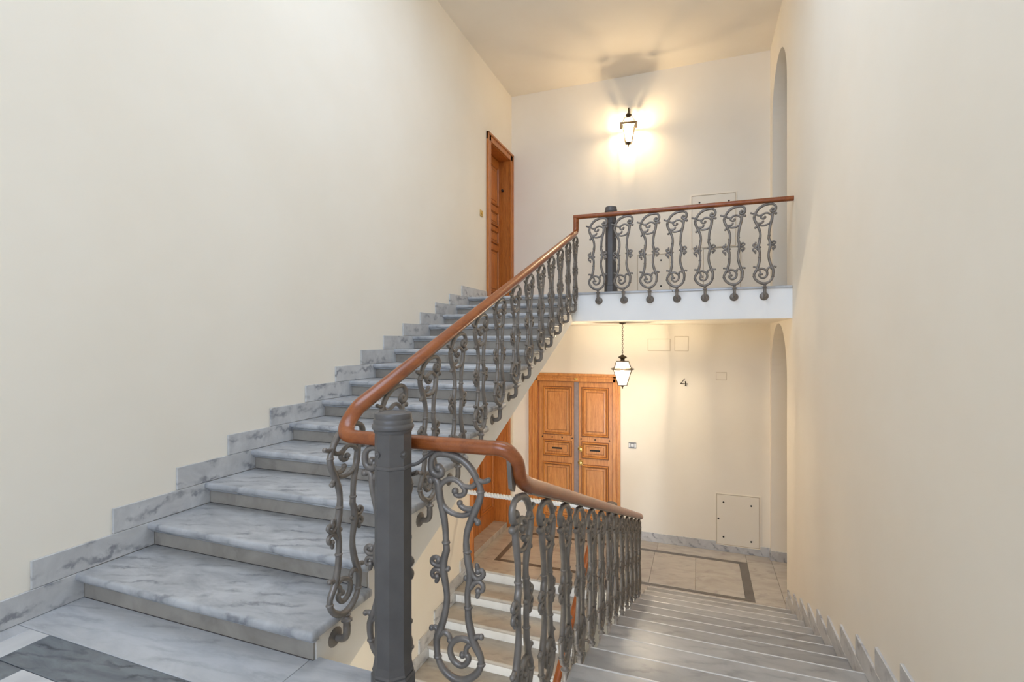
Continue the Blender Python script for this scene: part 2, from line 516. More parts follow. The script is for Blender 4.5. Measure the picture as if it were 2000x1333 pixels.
# lower landing
f2 = MB().box(XL, 2.45, 6.375, YB, ZL - 0.30, ZL - 0.03).build('floor_lower', 'wall')
tag(f2, 'warm beige marble lower landing with dark inlaid border before the double door', 'floor', kind='structure')
for a, b in ((XL, -2.0), (-2.0, XCI)): tile(f2, a, b, YC0, 6.66, ZL, 'tread_warm', bev=0.006)
for a, b in ((XCI, XBI), (XBI, 0.2), (0.2, XR)): tile(f2, a, b, 6.335, 6.66, ZL, 'tread_warm')
tile(f2, XL, -2.76, 6.66, YB, ZL, 'tread_warm')
for a, b in ((-2.76, -1.7), (-1.7, -0.6), (-0.6, 0.63)): tile(f2, a, b, 7.82, YB, ZL, 'tread_warm')
tile(f2, 0.63, XR, 6.66, 7.4, ZL, 'tread_warm'); tile(f2, 0.63, XR, 7.4, YB, ZL, 'tread_warm')
tile(f2, -2.76, 0.63, 6.66, 6.73, ZL, 'band', name='band', g=0); tile(f2, -2.76, 0.63, 7.74, 7.82, ZL, 'band', name='band', g=0)
tile(f2, -2.76, -2.69, 6.73, 7.74, ZL, 'band', name='band', g=0); tile(f2, 0.525, 0.63, 6.73, 7.74, ZL, 'band', name='band', g=0)
xs = [-2.69, -2.05, -1.35, -0.62, -0.05, 0.525]
for a, b in zip(xs, xs[1:]): tile(f2, a, b, 6.73, 7.74, ZL, 'tread_warm')
tile(f2, XR, 2.45, YJ0, YJL, ZL, 'tread_warm')

# upper landing: slab, marble top, white fascia
f3 = MB().box(XL, XA - 0.03, 6.45, YB, 1.597, ZU - 0.03).box(XA - 0.03, 2.45, 6.30, YB, 1.597, ZU - 0.03).build('floor_upper', 'wall')
tag(f3, 'upper landing slab carried above the lower landing', 'floor', kind='structure')
for a, b in ((XA, -0.3), (-0.3, XR)): tile(f3, a, b, 6.255, 6.75, ZU, 'slab', bev=0.006)
tile(f3, XL, XA, 6.353 + 0.302, 6.75, ZU, 'slab')
for a, b in ((XL, -1.5), (-1.5, 0.0), (0.0, XR)): tile(f3, a, b, 6.75, YB, ZU, 'tread_warm')
tile(f3, XR, 2.45, YJ0, YJ1, ZU, 'slab')
t1 = MB().box(XA - 0.03, XR, 6.27, 6.30, 1.597, ZU - 0.03).build('trim_1', 'fascia')
tag(t1, 'white painted fascia along the edge of the upper landing', 'trim', kind='structure')

# lowest floor under the stairs
f4 = MB().box(XL, XR, YFRONT, YB, ZLL - 0.2, ZLL).build('floor_bottom', 'slab')
tag(f4, 'grey marble floor at the foot of the flight below', 'floor', kind='structure')

# ------------------------------------------------------------------ stairs
def tread(parent, x0, x1, y0, y1, z, mat, nose):
    """marble tread with a round nosing at the edge given by nose (-1: y0, +1: y1) and a fillet below"""
    t = 0.042
    m = MB()
    m.box(x0, x1, y0, y1, z - t, z, 0.0165, 3)
    a, b = (y0 + 0.022, y0 + 0.06) if nose < 0 else (y1 - 0.06, y1 - 0.022)
    m.box(x0 + 0.004, x1 - 0.012, a, b, z - t - 0.014, z - t + 0.004, 0.004, 1)
    return autosmooth(m.build('tread', mat, parent), 45)

def riser(parent, x0, x1, yf, yb, z0, z1, mat):
    return MB().box(x0, x1, min(yf, yb), max(yf, yb), z0, z1).build('riser', mat, parent)

def nA(y): return RA * (y - YA0) / TA
def nB(y): return -RB * (y - YB0) / TB
def nC(y): return ZL - RCC * (YC0 - y) / TC

# upper flight (rises away from the camera)
A = empty('stair_flight', ((XL + XA) / 2, YA0 + TA, 0), 'grey marble flight rising along the tall plain wall', 'stairs')
pts = [(1.70, -0.24)]
for k in range(1, 15):
    yk = YA0 + TA * k + 0.05
    pts += [(max(yk, 1.70), RA * (k - 1) - (0.04 if k > 1 else 0.0)), (max(yk, 1.70) , RA * k - 0.04)]
pts += [(6.62, RA * 14 - 0.04), (6.62, 1.60), (6.30, 1.60)]
autosmooth(MB().prism(pts, 'x', XL + 0.002, XA - 0.025).build('stringer', 'stringer', A), 30)
for k in range(1, 15):
    yk = YA0 + TA * k
    tread(A, XL + 0.002, XA, yk, yk + TA + 0.055 if k < 14 else yk + 0.30, RA * k, 'tread', -1)
    riser(A, XL + 0.002, XA - 0.03, yk + 0.042, yk + 0.060, RA * (k - 1), RA * k - 0.04, 'riser')
    MB().box(XL + 0.018, XA - 0.03, yk + 0.0405, yk + 0.045, RA * (k - 1), RA * (k - 1) + 0.0035).build('joint', 'joint', A)
for k in range(1, 15):
    yk = YA0 + TA * k
    y0 = yk - 0.18
    y1 = (yk + TA + 0.042) if k < 14 else 7.03
    MB().box(XL, XL + 0.016, y0, y1 - 0.001, RA * k + 0.0015, RA * k + RA - 0.0005, 0.002, 1).build('skirting_tile', 'skirt', A)

# lower flight (falls away from the camera on the other side of the well)
B = empty('stair_flight', ((XBI + XR) / 2, 6.37, ZL), 'marble flight descending beside the plain wall to the lower landing', 'stairs')
pts = [(1.69, -0.28), (1.69, -0.03)]
for j in range(1, 14):
    yr = YB0 + TB * (j - 1) - 0.05
    pts += [(yr, -RB * (j - 1) - 0.04), (yr, -RB * j - 0.04)]
pts += [(6.37, ZL - 0.04), (6.37, ZL - 0.30)]
pts = [p for i, p in enumerate(pts) if i != 1]
autosmooth(MB().prism(pts, 'x', XBI + 0.015, XR - 0.002).build('stringer', 'stringer', B), 30)
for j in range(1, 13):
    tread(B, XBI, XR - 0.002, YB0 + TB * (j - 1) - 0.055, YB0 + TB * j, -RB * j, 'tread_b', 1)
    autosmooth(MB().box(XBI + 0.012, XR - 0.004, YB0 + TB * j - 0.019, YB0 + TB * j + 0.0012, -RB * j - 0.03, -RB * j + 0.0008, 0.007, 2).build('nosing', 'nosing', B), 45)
for j in range(1, 14):
    yr = YB0 + TB * (j - 1)
    riser(B, XBI + 0.015, XR - 0.002, yr - 0.06, yr - 0.042, -RB * j, -RB * (j - 1) - 0.04, 'riser_white')
for j in range(1, 14):
    y0 = YB0 + TB * (j - 1) - 0.042
    y1 = YB0 + TB * j + 0.18 if j < 13 else YJ0
    MB().box(XR - 0.016, XR, y0, y1, -RB * j + 0.0015, -RB * j + 0.138, 0.002, 1).build('skirting_tile', 'skirt', B)

# next flight down, under the upper one
NC = 12
Cc = empty('stair_flight', ((XL + XCI) / 2, YC0 - TC * NC, ZLL), 'marble flight with white risers dropping below the lower landing', 'stairs')
pts = [(6.37, ZL - 0.30), (6.37, ZL - 0.04)]
for k in range(1, NC + 1):
    yr = YC0 - TC * (k - 1) + 0.05
    pts += [(yr, ZL - RCC * (k - 1) - 0.04), (yr, ZL - RCC * k - 0.04)]
pts += [(YC0 - TC * NC, ZL - RCC * NC - 0.04), (YC0 - TC * NC, ZL - RCC * NC - 0.30)]
autosmooth(MB().prism(pts[::-1], 'x', XL + 0.002, XCI - 0.015).build('stringer', 'stringer', Cc), 30)
for k in range(1, NC + 1):
    yk = YC0 - TC * k
    tread(Cc, XL + 0.002, XCI, yk, yk + TC + 0.055, ZL - RCC * k, 'tread_warm', -1)
    riser(Cc, XL + 0.002, XCI - 0.015, yk + TC + 0.042, yk + TC + 0.06, ZL - RCC * k, ZL - RCC * (k - 1) - 0.04, 'riser_white')
for k in range(0, NC + 1):
    yk = YC0 - TC * k
    MB().box(XL, XL + 0.016, yk - 0.18, (yk + TC + 0.042) if k else 6.44, ZL - RCC * k + 0.0015, ZL - RCC * k + RCC - 0.0005, 0.002, 1).build('skirting_tile', 'skirt', Cc)

# baseboards on the landings
def baseb(name, boxes, label):
    mb = MB()
    for b in boxes: mb.box(*b, 0.002, 1)
    o = mb.build(name, 'skirt'); tag(o, label, 'baseboard', kind='structure')
baseb('baseboard_left', [(XL, XL + 0.016, YFRONT, YA0 + TA + 0.042, 0.0015, RA - 0.0005)], 'veined marble baseboard along the middle landing before the rising flight')
baseb('baseboard_right', [(XR - 0.016, XR, YFRONT, YB0 + 0.18, 0.0015, 0.138)], 'veined marble baseboard along the middle landing beside the descending flight')
baseb('baseboard_back', [(XL, -2.72, YB - 0.016, YB, ZL, ZL + 0.14), (-1.175, 0.23, YB - 0.016, YB, ZL, ZL + 0.14), (0.23, 0.83, YB - 0.016, YB, ZL, ZL + 0.095), (0.83, XR, YB - 0.016, YB, ZL, ZL + 0.14)], 'veined marble baseboard under the wall numbered four')
baseb('baseboard_jamb', [(XR, 1.3, YJL - 0.016, YJL, ZL, ZL + 0.14), (XR - 0.016, XR, YJL, YB - 0.016, ZL, ZL + 0.14)], 'veined marble baseboard at the lower arched passage')
baseb('baseboard_upper', [(XL, XR, YB - 0.016, YB, ZU, ZU + 0.14), (XR - 0.016, XR, YJ1, YB - 0.016, ZU, ZU + 0.14), (XR, 1.3, YJ1 - 0.016, YJ1, ZU, ZU + 0.14)], 'marble baseboard around the upper landing')

# ------------------------------------------------------------------ railings
BAL = {
 'outline': [(-0.074,0.844),(-0.06,0.836),(-0.062,0.821),(-0.078,0.815),(-0.101,0.825),(-0.109,0.852),(-0.105,0.879),(-0.082,0.898),(-0.048,0.901),(-0.011,0.897),(0.021,0.886),(0.052,0.866),(0.076,0.839),(0.091,0.812),(0.105,0.782),(0.107,0.754),(0.097,0.721),(0.084,0.695),(0.07,0.661),(0.056,0.628),(0.047,0.594),(0.045,0.558),(0.048,0.53),(0.051,0.504),(0.057,0.475),(0.063,0.446),(0.059,0.411),(0.051,0.369),(0.053,0.316),(0.055,0.272),(0.064,0.232),(0.072,0.2),(0.088,0.166),(0.104,0.14),(0.109,0.119),(0.104,0.091),(0.084,0.061),(0.047,0.033),(0.009,0.024),(-0.029,0.034),(-0.059,0.058),(-0.076,0.089),(-0.083,0.13),(-0.083,0.168),(-0.074,0.193),(-0.059,0.23),(-0.046,0.275),(-0.038,0.322),(-0.039,0.36),(-0.045,0.394),(-0.052,0.435),(-0.052,0.473),(-0.045,0.508),(-0.039,0.521),(-0.042,0.553),(-0.044,0.6),(-0.05,0.646),(-0.06,0.692),(-0.068,0.721),(-0.074,0.764),(-0.078,0.789),(-0.093,0.798),(-0.109,0.792)],
 'ring': [(-0.067,0.724),(-0.056,0.7),(-0.035,0.681),(-0.007,0.67),(0.029,0.667),(0.06,0.68),(0.084,0.702),(0.101,0.736)],
 'scroll': [(-0.072,0.764),(-0.066,0.775),(-0.056,0.787),(-0.031,0.802),(-0.007,0.804),(0.017,0.794),(0.033,0.778),(0.041,0.765),(0.033,0.75),(0.013,0.742),(-0.001,0.748),(-0.002,0.759)],
 'bridge': [(0.088,0.798),(0.068,0.782),(0.045,0.781),(0.027,0.786)],
 'leaf': [(0.072,0.695),(0.041,0.695),(0.023,0.704),(0.018,0.714)],
 'spur1': [(0.093,0.811),(0.118,0.807),(0.139,0.815)],
 'spur2': [(0.074,0.672),(0.088,0.656),(0.095,0.648)],
 'low1': [(-0.074,0.181),(-0.05,0.2),(-0.029,0.191),(-0.025,0.174)],
 'lowscroll': [(0.074,0.182),(0.039,0.191),(0.009,0.183),(-0.016,0.163),(-0.024,0.135),(-0.016,0.106),(0.005,0.088),(0.03,0.085),(0.051,0.104),(0.056,0.122),(0.045,0.132),(0.03,0.127)],
 'lowbr': [(0.045,0.132),(0.047,0.159),(0.068,0.179)],
 'spur3': [(-0.078,0.192),(-0.087,0.211),(-0.106,0.205)],
 'spur4': [(0.078,0.198),(0.094,0.211),(0.109,0.212)],
 'fl1': [(-0.052,0.471),(-0.076,0.457),(-0.1,0.463),(-0.104,0.478),(-0.087,0.489),(-0.074,0.481)],
 'fl2': [(-0.05,0.421),(-0.067,0.439),(-0.089,0.441),(-0.103,0.426),(-0.098,0.411),(-0.081,0.414)],
 'fl3': [(0.059,0.471),(0.08,0.437),(0.102,0.435),(0.119,0.453),(0.111,0.467),(0.096,0.462)],
 'fl4': [(0.063,0.391),(0.08,0.414),(0.101,0.422),(0.117,0.41),(0.113,0.39),(0.097,0.386)],
 'sp5': [(-0.052,0.446),(-0.033,0.451)],
 'sp6': [(0.064,0.433),(0.045,0.427)],
 'sp7': [(-0.076,0.415),(-0.084,0.394)],
 'sp8': [(0.096,0.466),(0.091,0.484)],
 'sp9': [(0.098,0.386),(0.093,0.364)],
 'collar': [(-0.042,0.553),(0.05,0.53),(0.106,0.768),(0.054,0.315),(-0.079,0.098),(0.109,0.107)],
}

def baluster_mesh():
    m = MB()
    R = {'outline': 0.0125, 'ring': 0.0105, 'scroll': 0.0105, 'bridge': 0.010, 'leaf': 0.011, 'low1': 0.0105, 'lowscroll': 0.0115, 'lowbr': 0.010}
    balls = {'outline': ('both', 0.016), 'scroll': ('end', 0.015), 'leaf': ('end', 0.013), 'low1': ('end', 0.013), 'lowscroll': ('end', 0.014),
             'spur1': ('end', 0.011), 'spur2': ('end', 0.013), 'spur3': ('end', 0.012), 'spur4': ('end', 0.012),
             'fl1': ('end', 0.014), 'fl2': ('end', 0.014), 'fl3': ('end', 0.014), 'fl4': ('end', 0.014),
             'sp5': ('end', 0.011), 'sp6': ('end', 0.012), 'sp7': ('end', 0.009), 'sp8': ('end', 0.009), 'sp9': ('end', 0.009)}
    for k, v in BAL.items():
        if k == 'collar':
            for u, z in v: m.ball((u, 0, z), 0.0175, 0.55, 10)
            continue
        p = smooth_path([(u, 0, z) for u, z in v], 2 if k == 'outline' else 3)
        r = R.get(k, 0.0095) * 1.1
        rr = [r * (0.9 + 0.22 * abs(math.sin(i * 0.23))) for i in range(len(p))] if k == 'outline' else [r * (1.0 - 0.12 * i / len(p)) for i in range(len(p))]
        m.tube(p, rr, 8)
        if k in balls:
            w, br = balls[k]
            m.ball(tuple(p[-1]), br, 1, 8)
            if w == 'both': m.ball(tuple(p[0]), br + 0.002, 1, 8)
    # top pad against the handrail
    m.tube([(-0.05, 0, 0.906), (-0.05, 0, 0.914)], 0.012, 8)
    # stem: neck, two collars, elbow back to the stringer
    m.lathe([(0.011, 0.024), (0.020, 0.012), (0.013, 0.0), (0.017, -0.008), (0.025, -0.014), (0.025, -0.020), (0.016, -0.028), (0.0165, -0.05)], (0, 0, 0), 10)
    m.tube(smooth_path([(0, 0, -0.045), (0, 0, -0.075), (0, -0.006, -0.097), (0, -0.022, -0.11), (0, -0.045, -0.112), (0, -0.062, -0.112)], 2), 0.0165, 10)
    return m
bo = baluster_mesh().build('baluster', 'iron', None)
autosmooth(bo, 50)
bo.data.transform(Matrix.Translation(bo.location)); bo.location = (0, 0, 0)
BAL_ME = bo.data
bpy.data.objects.remove(bo)
ro = MB().lathe([(0.030, -0.071), (0.047, -0.069), (0.047, -0.064), (0.036, -0.056), (0.020, -0.052)], (0, 0, -0.112), 14, axis='y').build('rosette', 'iron', None)
autosmooth(ro, 50)
ro.data.transform(Matrix.Translation(ro.location)); ro.location = (0, 0, 0)
ROS_ME = ro.data
bpy.data.objects.remove(ro)

def baluster(parent, x, y, z, rot, sz=1.0):
    o = bpy.data.objects.new('baluster', BAL_ME); COL.objects.link(o)
    o.parent = parent; o.location = Vector((x, y, z)) - wloc(parent)
    o.rotation_euler = (0, 0, rot); o.scale = (1, 1, sz)
    r = bpy.data.objects.new('rosette', ROS_ME); COL.objects.link(r)
    r.parent = o
    return o

PROF = []
for i in range(16):
    a = 2 * math.pi * i / 16
    c, s = math.cos(a), math.sin(a)
    PROF.append((0.034 * math.copysign(abs(c) ** 0.75, c), 0.027 * math.copysign(abs(s) ** 0.8, s)))
XRA, XRB, XRC = -1.452, -0.647, -1.20
YM, YU = 1.76, 6.20
ZM = 0.9385
# upper flight railing
ra = empty('stair_railing', (XRA, 1.8, 0.05), 'scrolled iron railing with wooden handrail climbing the upper flight', 'railing')
hA = lambda y: nA(y) + 0.81
path = [(-1.17, YM, ZM), (-1.30, YM, ZM)] + [tuple(p) for p in smooth_path([(-1.355, YM, ZM), (-1.40, YM + 0.006, ZM + 0.003), (-1.435, YM + 0.03, ZM + 0.022), (XRA, YM + 0.075, ZM + 0.058), (XRA, YM + 0.14, ZM + 0.108), (XRA, 2.0, hA(2.0))], 4)] + [(XRA, 2.3, hA(2.3)), (XRA, 4.2, hA(4.2)), (XRA, 6.02, hA(6.02))]
path += [tuple(p) for p in smooth_path([(XRA, 6.10, hA(6.10)), (XRA, 6.165, hA(6.165) + 0.006), (XRA, 6.19, hA(6.19) + 0.04), (XRA, 6.195, 2.80), (XRA, 6.197, 2.885)], 3)]
autosmooth(MB().sweep(path, PROF).build('handrail', 'rail', ra), 50)
flat = [(-0.018, -0.004), (0.018, -0.004), (0.018, 0.004), (-0.018, 0.004)]
MB().sweep([(XRA, 1.92, hA(1.92) - 0.031), (XRA, 6.10, hA(6.10) - 0.031)], flat).build('rail_strip', 'iron', ra)
for k in range(1, 14):
    y = YA0 + TA * k + 0.17
    baluster(ra, XRA, y, nA(y) + 0.81 - 0.031 - 0.9135 * 0.93, -math.pi / 2, 0.93)
# middle landing and lower flight railing
rb = empty('stair_railing', (XRB, 3.0, -0.6), 'scrolled iron railing with wooden handrail dropping along the lower flight', 'railing')
hB = lambda y: nB(y) + 0.837
path = [(-1.17, YM, ZM), (-0.95, YM, ZM)] + [tuple(p) for p in smooth_path([(-0.76, YM, ZM), (-0.71, YM, ZM + 0.001), (-0.672, YM + 0.008, ZM - 0.012), (XRB - 0.002, YM + 0.03, ZM - 0.05), (XRB, YM + 0.05, ZM - 0.10), (XRB, YM + 0.085, hB(YM + 0.085) + 0.012), (XRB, 1.93, hB(1.93))], 4)] + [(XRB, 2.2, hB(2.2)), (XRB, 4.0, hB(4.0)), (XRB, 6.04, hB(6.04))]
autosmooth(MB().sweep(path, PROF).build('handrail', 'rail', rb), 50)
MB().sweep([(XRB, 1.92, hB(1.92) - 0.031), (XRB, 6.03, hB(6.03) - 0.031)], flat).build('rail_strip', 'iron', rb)
MB().prism([(1.748, ZM - 0.03), (1.80, ZM - 0.06), (1.812, hB(1.82) - 0.0), (1.80, hB(1.82) - 0.03), (1.77, hB(1.82) - 0.01)], 'x', XRB - 0.028, XRB - 0.012).build('rail_bracket', 'iron', rb)
for x in (-0.891, -1.205): baluster(rb, x, YM, 0, 0)
for i in range(13):
    y = 1.845 + 0.337 * i
    baluster(rb, XRB, y, hB(y) - 0.031 - 0.9135 * 0.93, math.pi / 2, 0.93)
# upper landing railing
ru = empty('landing_railing', (-0.25, YU, ZU), 'straight scrolled iron railing with wooden handrail on the upper landing edge', 'railing')
ZR = ZU + 0.9135 + 0.027
autosmooth(MB().sweep([(XRA - 0.03, YU, ZR), (XRA + 0.3, YU, ZR), (0, YU, ZR), (XR, YU, ZR)], PROF).build('handrail', 'rail', ru), 50)
for i in range(7): baluster(ru, -1.178 + 0.3095 * i, YU, ZU, math.pi)
# railing of the flight below
rc = empty('stair_railing', (XRC, 5.5, -2.2), 'part hidden railing of the flight dropping below the lower landing', 'railing')
hC = lambda y: nC(y) + 0.95
autosmooth(MB().sweep([(XRC, y, hC(y)) for y in (6.28, 5.5, 4.5, 3.0)], PROF).build('handrail', 'rail', rc), 50)
for k in range(1, 10):
    y = YC0 - TC * k + 0.18
    baluster(rc, XRC, y, hC(y) - 0.027 - 0.9135, -math.pi / 2, 1.0)

# newel posts: eight-sided iron columns
def newel(x, y, z, label):
    e = empty('newel_post', (x, y, z), label, 'newel post', 'iron newel posts')
    p8 = math.pi / 8
    m = MB(); m.lathe([(0.084, 0.0), (0.084, 0.075), (0.0775, 0.082), (0.080, 0.090), (0.0765, 0.098), (0.0715, 0.125), (0.0705, 0.14)], (x, y, z), 8, p8); m.build('base', 'newel', e)
    m = MB(); m.lathe([(0.0705, 0.14), (0.070, 1.0)], (x, y, z), 8, p8); m.build('shaft', 'newel', e)
    m = MB(); m.lathe([(0.071, 0.998), (0.073, 1.008), (0.078, 1.012), (0.080, 1.020), (0.077, 1.028), (0.074, 1.032), (0.0745, 1.044), (0.071, 1.050)], (x, y, z), 24)
    m.lathe([(0.070, 1.048), (0.0715, 1.062), (0.069, 1.070), (0.064, 1.0735), (0.055, 1.0745), (0.053, 1.071), (0.02, 1.071)], (x, y, z), 24)
    autosmooth(m.build('cap', 'newel', e), 35)
    m = MB(); m.lathe([(0.0715, 0.862), (0.0745, 0.865), (0.0745, 0.873), (0.0715, 0.876)], (x, y, z), 8, p8); m.build('strap', 'newel', e)
    for a in (-112, -22, 68, 158):
        a = math.radians(a)
        c = Vector((x + 0.067 * math.cos(a), y + 0.067 * math.sin(a), z + 0.92))
        m = MB(); m.ball(c, 0.0095, 1, 10); m.tube([c - Vector((math.cos(a), math.sin(a), 0)) * 0.004, c + Vector((math.cos(a), math.sin(a), 0)) * 0.004], 0.0145, 12)
        autosmooth(m.build('bolt', 'newel', e), 40)
    return e
n1 = newel(-1.10, 1.645, 0, 'large grey newel post in front of the handrail at the first step')
m = MB(); m.tube(smooth_path([(-1.045, 1.665, 0.869), (-1.02, 1.69, 0.872), (-1.0, 1.735, 0.895), (-0.985, YM, 0.908)], 3), 0.0075, 8)
autosmooth(m.build('rail_arm', 'newel', n1), 50)
newel(-1.045, 6.37, ZU, 'small grey newel post behind the upper landing railing')
newel(-1.05, 6.44, ZL, 'grey newel post on the lower landing behind the descending railing')

# white twisted cord closing the flight below
m = MB()
L0, L1 = Vector((XL, 6.20, -0.705)), Vector((-1.20, 6.24, -0.735))
for ph in (0, math.pi):
    P = []
    for i in range(181):
        t = i / 180; p = L0.lerp(L1, t); a = t * 2 * math.pi * 22 + ph
        P.append(p + Vector((0, 0.016 * math.cos(a), 0.016 * math.sin(a) - 0.05 * t * (1 - t))))
    m.tube(P, 0.019, 6)
cd = m.build('barrier_cord', 'cord'); autosmooth(cd, 60)
tag(cd, 'white twisted cord stretched across the head of the descending flight', 'cord')
# ------------------------------------------------------------------ doors
def panel_mesh(m, O, U, V, N, u0, u1, v0, v1, depth=0.024):
    """moulded panel on a leaf: O origin, U/V in-plane axes, N outward"""
    O, U, V, N = map(Vector, (O, U, V, N))
    def ring(i0, i1, d0, d1):
        t = bmesh.new()
        def rect(ins, d): return [t.verts.new(O + U * a + V * b + N * d) for a, b in ((u0 + ins, v0 + ins), (u1 - ins, v0 + ins), (u1 - ins, v1 - ins), (u0 + ins, v1 - ins))]
        A_, B_ = rect(i0, d0), rect(i1, d1)
        for k in range(4): t.faces.new((A_[k], A_[(k + 1) % 4], B_[(k + 1) % 4], B_[k]))
        return t
    w = min(u1 - u0, v1 - v0)
    i1 = min(0.028, w * 0.12); i2 = min(0.05, w * 0.2); i3 = min(0.085, w * 0.3)
    steps = [(0, 0.0), (0.006, depth), (i1 * 0.6, depth * 1.15), (i1, depth * 0.35), (i2, -0.008 + 0.008), (i3 * 0.9, 0.001), (i3, 0.008)]
    for (a, da), (b, db) in zip(steps, steps[1:]): m.add(ring(a, b, da, db))
    t = bmesh.new()
    ins, d = steps[-1]
    t.faces.new([t.verts.new(O + U * a + V * b + N * d) for a, b in ((u0 + ins, v0 + ins), (u1 - ins, v0 + ins), (u1 - ins, v1 - ins), (u0 + ins, v1 - ins))])
    m.add(t)
    bmesh.ops.remove_doubles(m.bm, verts=m.bm.verts, dist=1e-5)
    bmesh.ops.recalc_face_normals(m.bm, faces=m.bm.faces)

def shade_line(O, U, V, N, u0, u1, v0, v1, parent):
    """dark strips painting the shade of gaps outside the moulding and around the raised field"""
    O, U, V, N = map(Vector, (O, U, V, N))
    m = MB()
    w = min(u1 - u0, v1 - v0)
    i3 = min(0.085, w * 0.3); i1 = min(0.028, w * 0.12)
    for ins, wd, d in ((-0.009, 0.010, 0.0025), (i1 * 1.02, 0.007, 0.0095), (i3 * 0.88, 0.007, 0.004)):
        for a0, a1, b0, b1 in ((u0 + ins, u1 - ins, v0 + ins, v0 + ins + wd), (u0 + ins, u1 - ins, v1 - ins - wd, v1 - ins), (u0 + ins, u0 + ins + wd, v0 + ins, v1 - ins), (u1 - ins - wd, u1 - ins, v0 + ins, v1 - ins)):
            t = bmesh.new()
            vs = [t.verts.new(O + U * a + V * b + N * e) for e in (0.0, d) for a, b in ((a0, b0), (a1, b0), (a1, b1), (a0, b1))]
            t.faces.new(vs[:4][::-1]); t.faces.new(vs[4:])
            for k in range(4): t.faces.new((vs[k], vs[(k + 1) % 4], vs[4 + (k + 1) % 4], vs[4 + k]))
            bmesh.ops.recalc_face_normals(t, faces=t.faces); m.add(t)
    m.build('shade_line', 'shade_line', parent)

# back double door on the lower landing
d1 = empty('door_1', ((DB[0] + DB[1]) / 2, YB, ZL), 'varnished double door with moulded panels under the hanging lantern', 'door', kind='structure')
m = MB()
x0, x1, zt = -2.716, -1.181, 0.808
for (a, b) in ((x0, DB[0] + 0.012), (DB[1] - 0.012, x1)):
    m.box(a, b, YB - 0.028, YB + 0.0, ZL, zt, 0.004, 1)
m.box(x0, x1, YB - 0.028, YB, DB[3] - 0.012, zt, 0.004, 1)
m.box(x0, x0 + 0.04, YB - 0.05, YB - 0.02, ZL, zt, 0.008, 2); m.box(x1 - 0.035, x1, YB - 0.05, YB - 0.02, ZL, zt, 0.008, 2)
m.box(x0, x1, YB - 0.05, YB - 0.02, zt - 0.04, zt, 0.008, 2)
m.box(x0 + 0.06, x0 + 0.085, YB - 0.038, YB - 0.02, ZL, zt - 0.06, 0.006, 2); m.box(x1 - 0.075, x1 - 0.055, YB - 0.038, YB - 0.02, ZL, zt - 0.06, 0.006, 2)
m.box(x0 + 0.06, x1 - 0.055, YB - 0.038, YB - 0.02, zt - 0.08, zt - 0.06, 0.006, 2)
m.build('door_frame', 'door', d1)
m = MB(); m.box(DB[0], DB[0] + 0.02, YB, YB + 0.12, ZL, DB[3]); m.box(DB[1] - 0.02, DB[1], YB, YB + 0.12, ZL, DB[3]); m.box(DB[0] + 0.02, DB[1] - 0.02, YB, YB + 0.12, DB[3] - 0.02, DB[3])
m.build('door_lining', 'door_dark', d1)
yl = YB + 0.06
for (a, b, studs) in ((DB[0] + 0.02, -1.925, 4), (-1.895, DB[1] - 0.02, 3)):
    lf = MB().box(a, b, yl, yl + 0.05, ZL + 0.005, DB[3] - 0.022, 0.003, 1).build('door_leaf', 'door', d1)
    for (z0, z1) in ((-0.225, 0.575), (-0.585, -0.325), (-1.60, -0.70)):
        mm = MB(); panel_mesh(mm, (0, yl, 0), (1, 0, 0), (0, 0, 1), (0, -1, 0), a + 0.075, b - 0.075, z0, z1)
        mm.build('panel', 'door', lf)
        shade_line((0, yl, 0), (1, 0, 0), (0, 0, 1), (0, -1, 0), a + 0.075, b - 0.075, z0, z1, lf)
    for i in range(studs):
        u = a + 0.06 + (b - a - 0.12) * i / (studs - 1)
        MB().ball((u, yl - 0.003, -0.275), 0.013, 1, 8).build('stud', 'black', lf)
    mid = (a + b) / 2
    sl = MB(); sl.box(mid - 0.085, mid + 0.085, yl - 0.020, yl - 0.006, -0.465, -0.44, 0.003, 1)
    sl.box(mid - 0.07, mid + 0.07, yl - 0.024, yl - 0.018, -0.458, -0.447, 0.002, 1); sl.build('letter_slot', 'black', lf)
MB().box(-1.95, -1.872, yl - 0.022, yl + 0.01, ZL + 0.005, DB[3] - 0.022, 0.004, 1).build('meeting_strip', 'astragal', d1)
for z in (-0.435, -0.665):
    k = MB(); k.lathe([(0.045, -0.012), (0.045, -0.004), (0.03, 0.0)], (-1.84, yl - 0.01, z), 16, axis='y'); k.lathe([(0.014, -0.055), (0.032, -0.05), (0.036, -0.035), (0.028, -0.022), (0.012, -0.016), (0.012, -0.004)], (-1.84, yl - 0.004, z), 14, axis='y')
    autosmooth(k.build('knob', 'brass', d1), 40)
MB().box(-1.93, -1.87, YB - 0.046, YB - 0.026, DB[3] + 0.01, DB[3] + 0.05, 0.008, 2).build('name_plate', 'brass', d1)

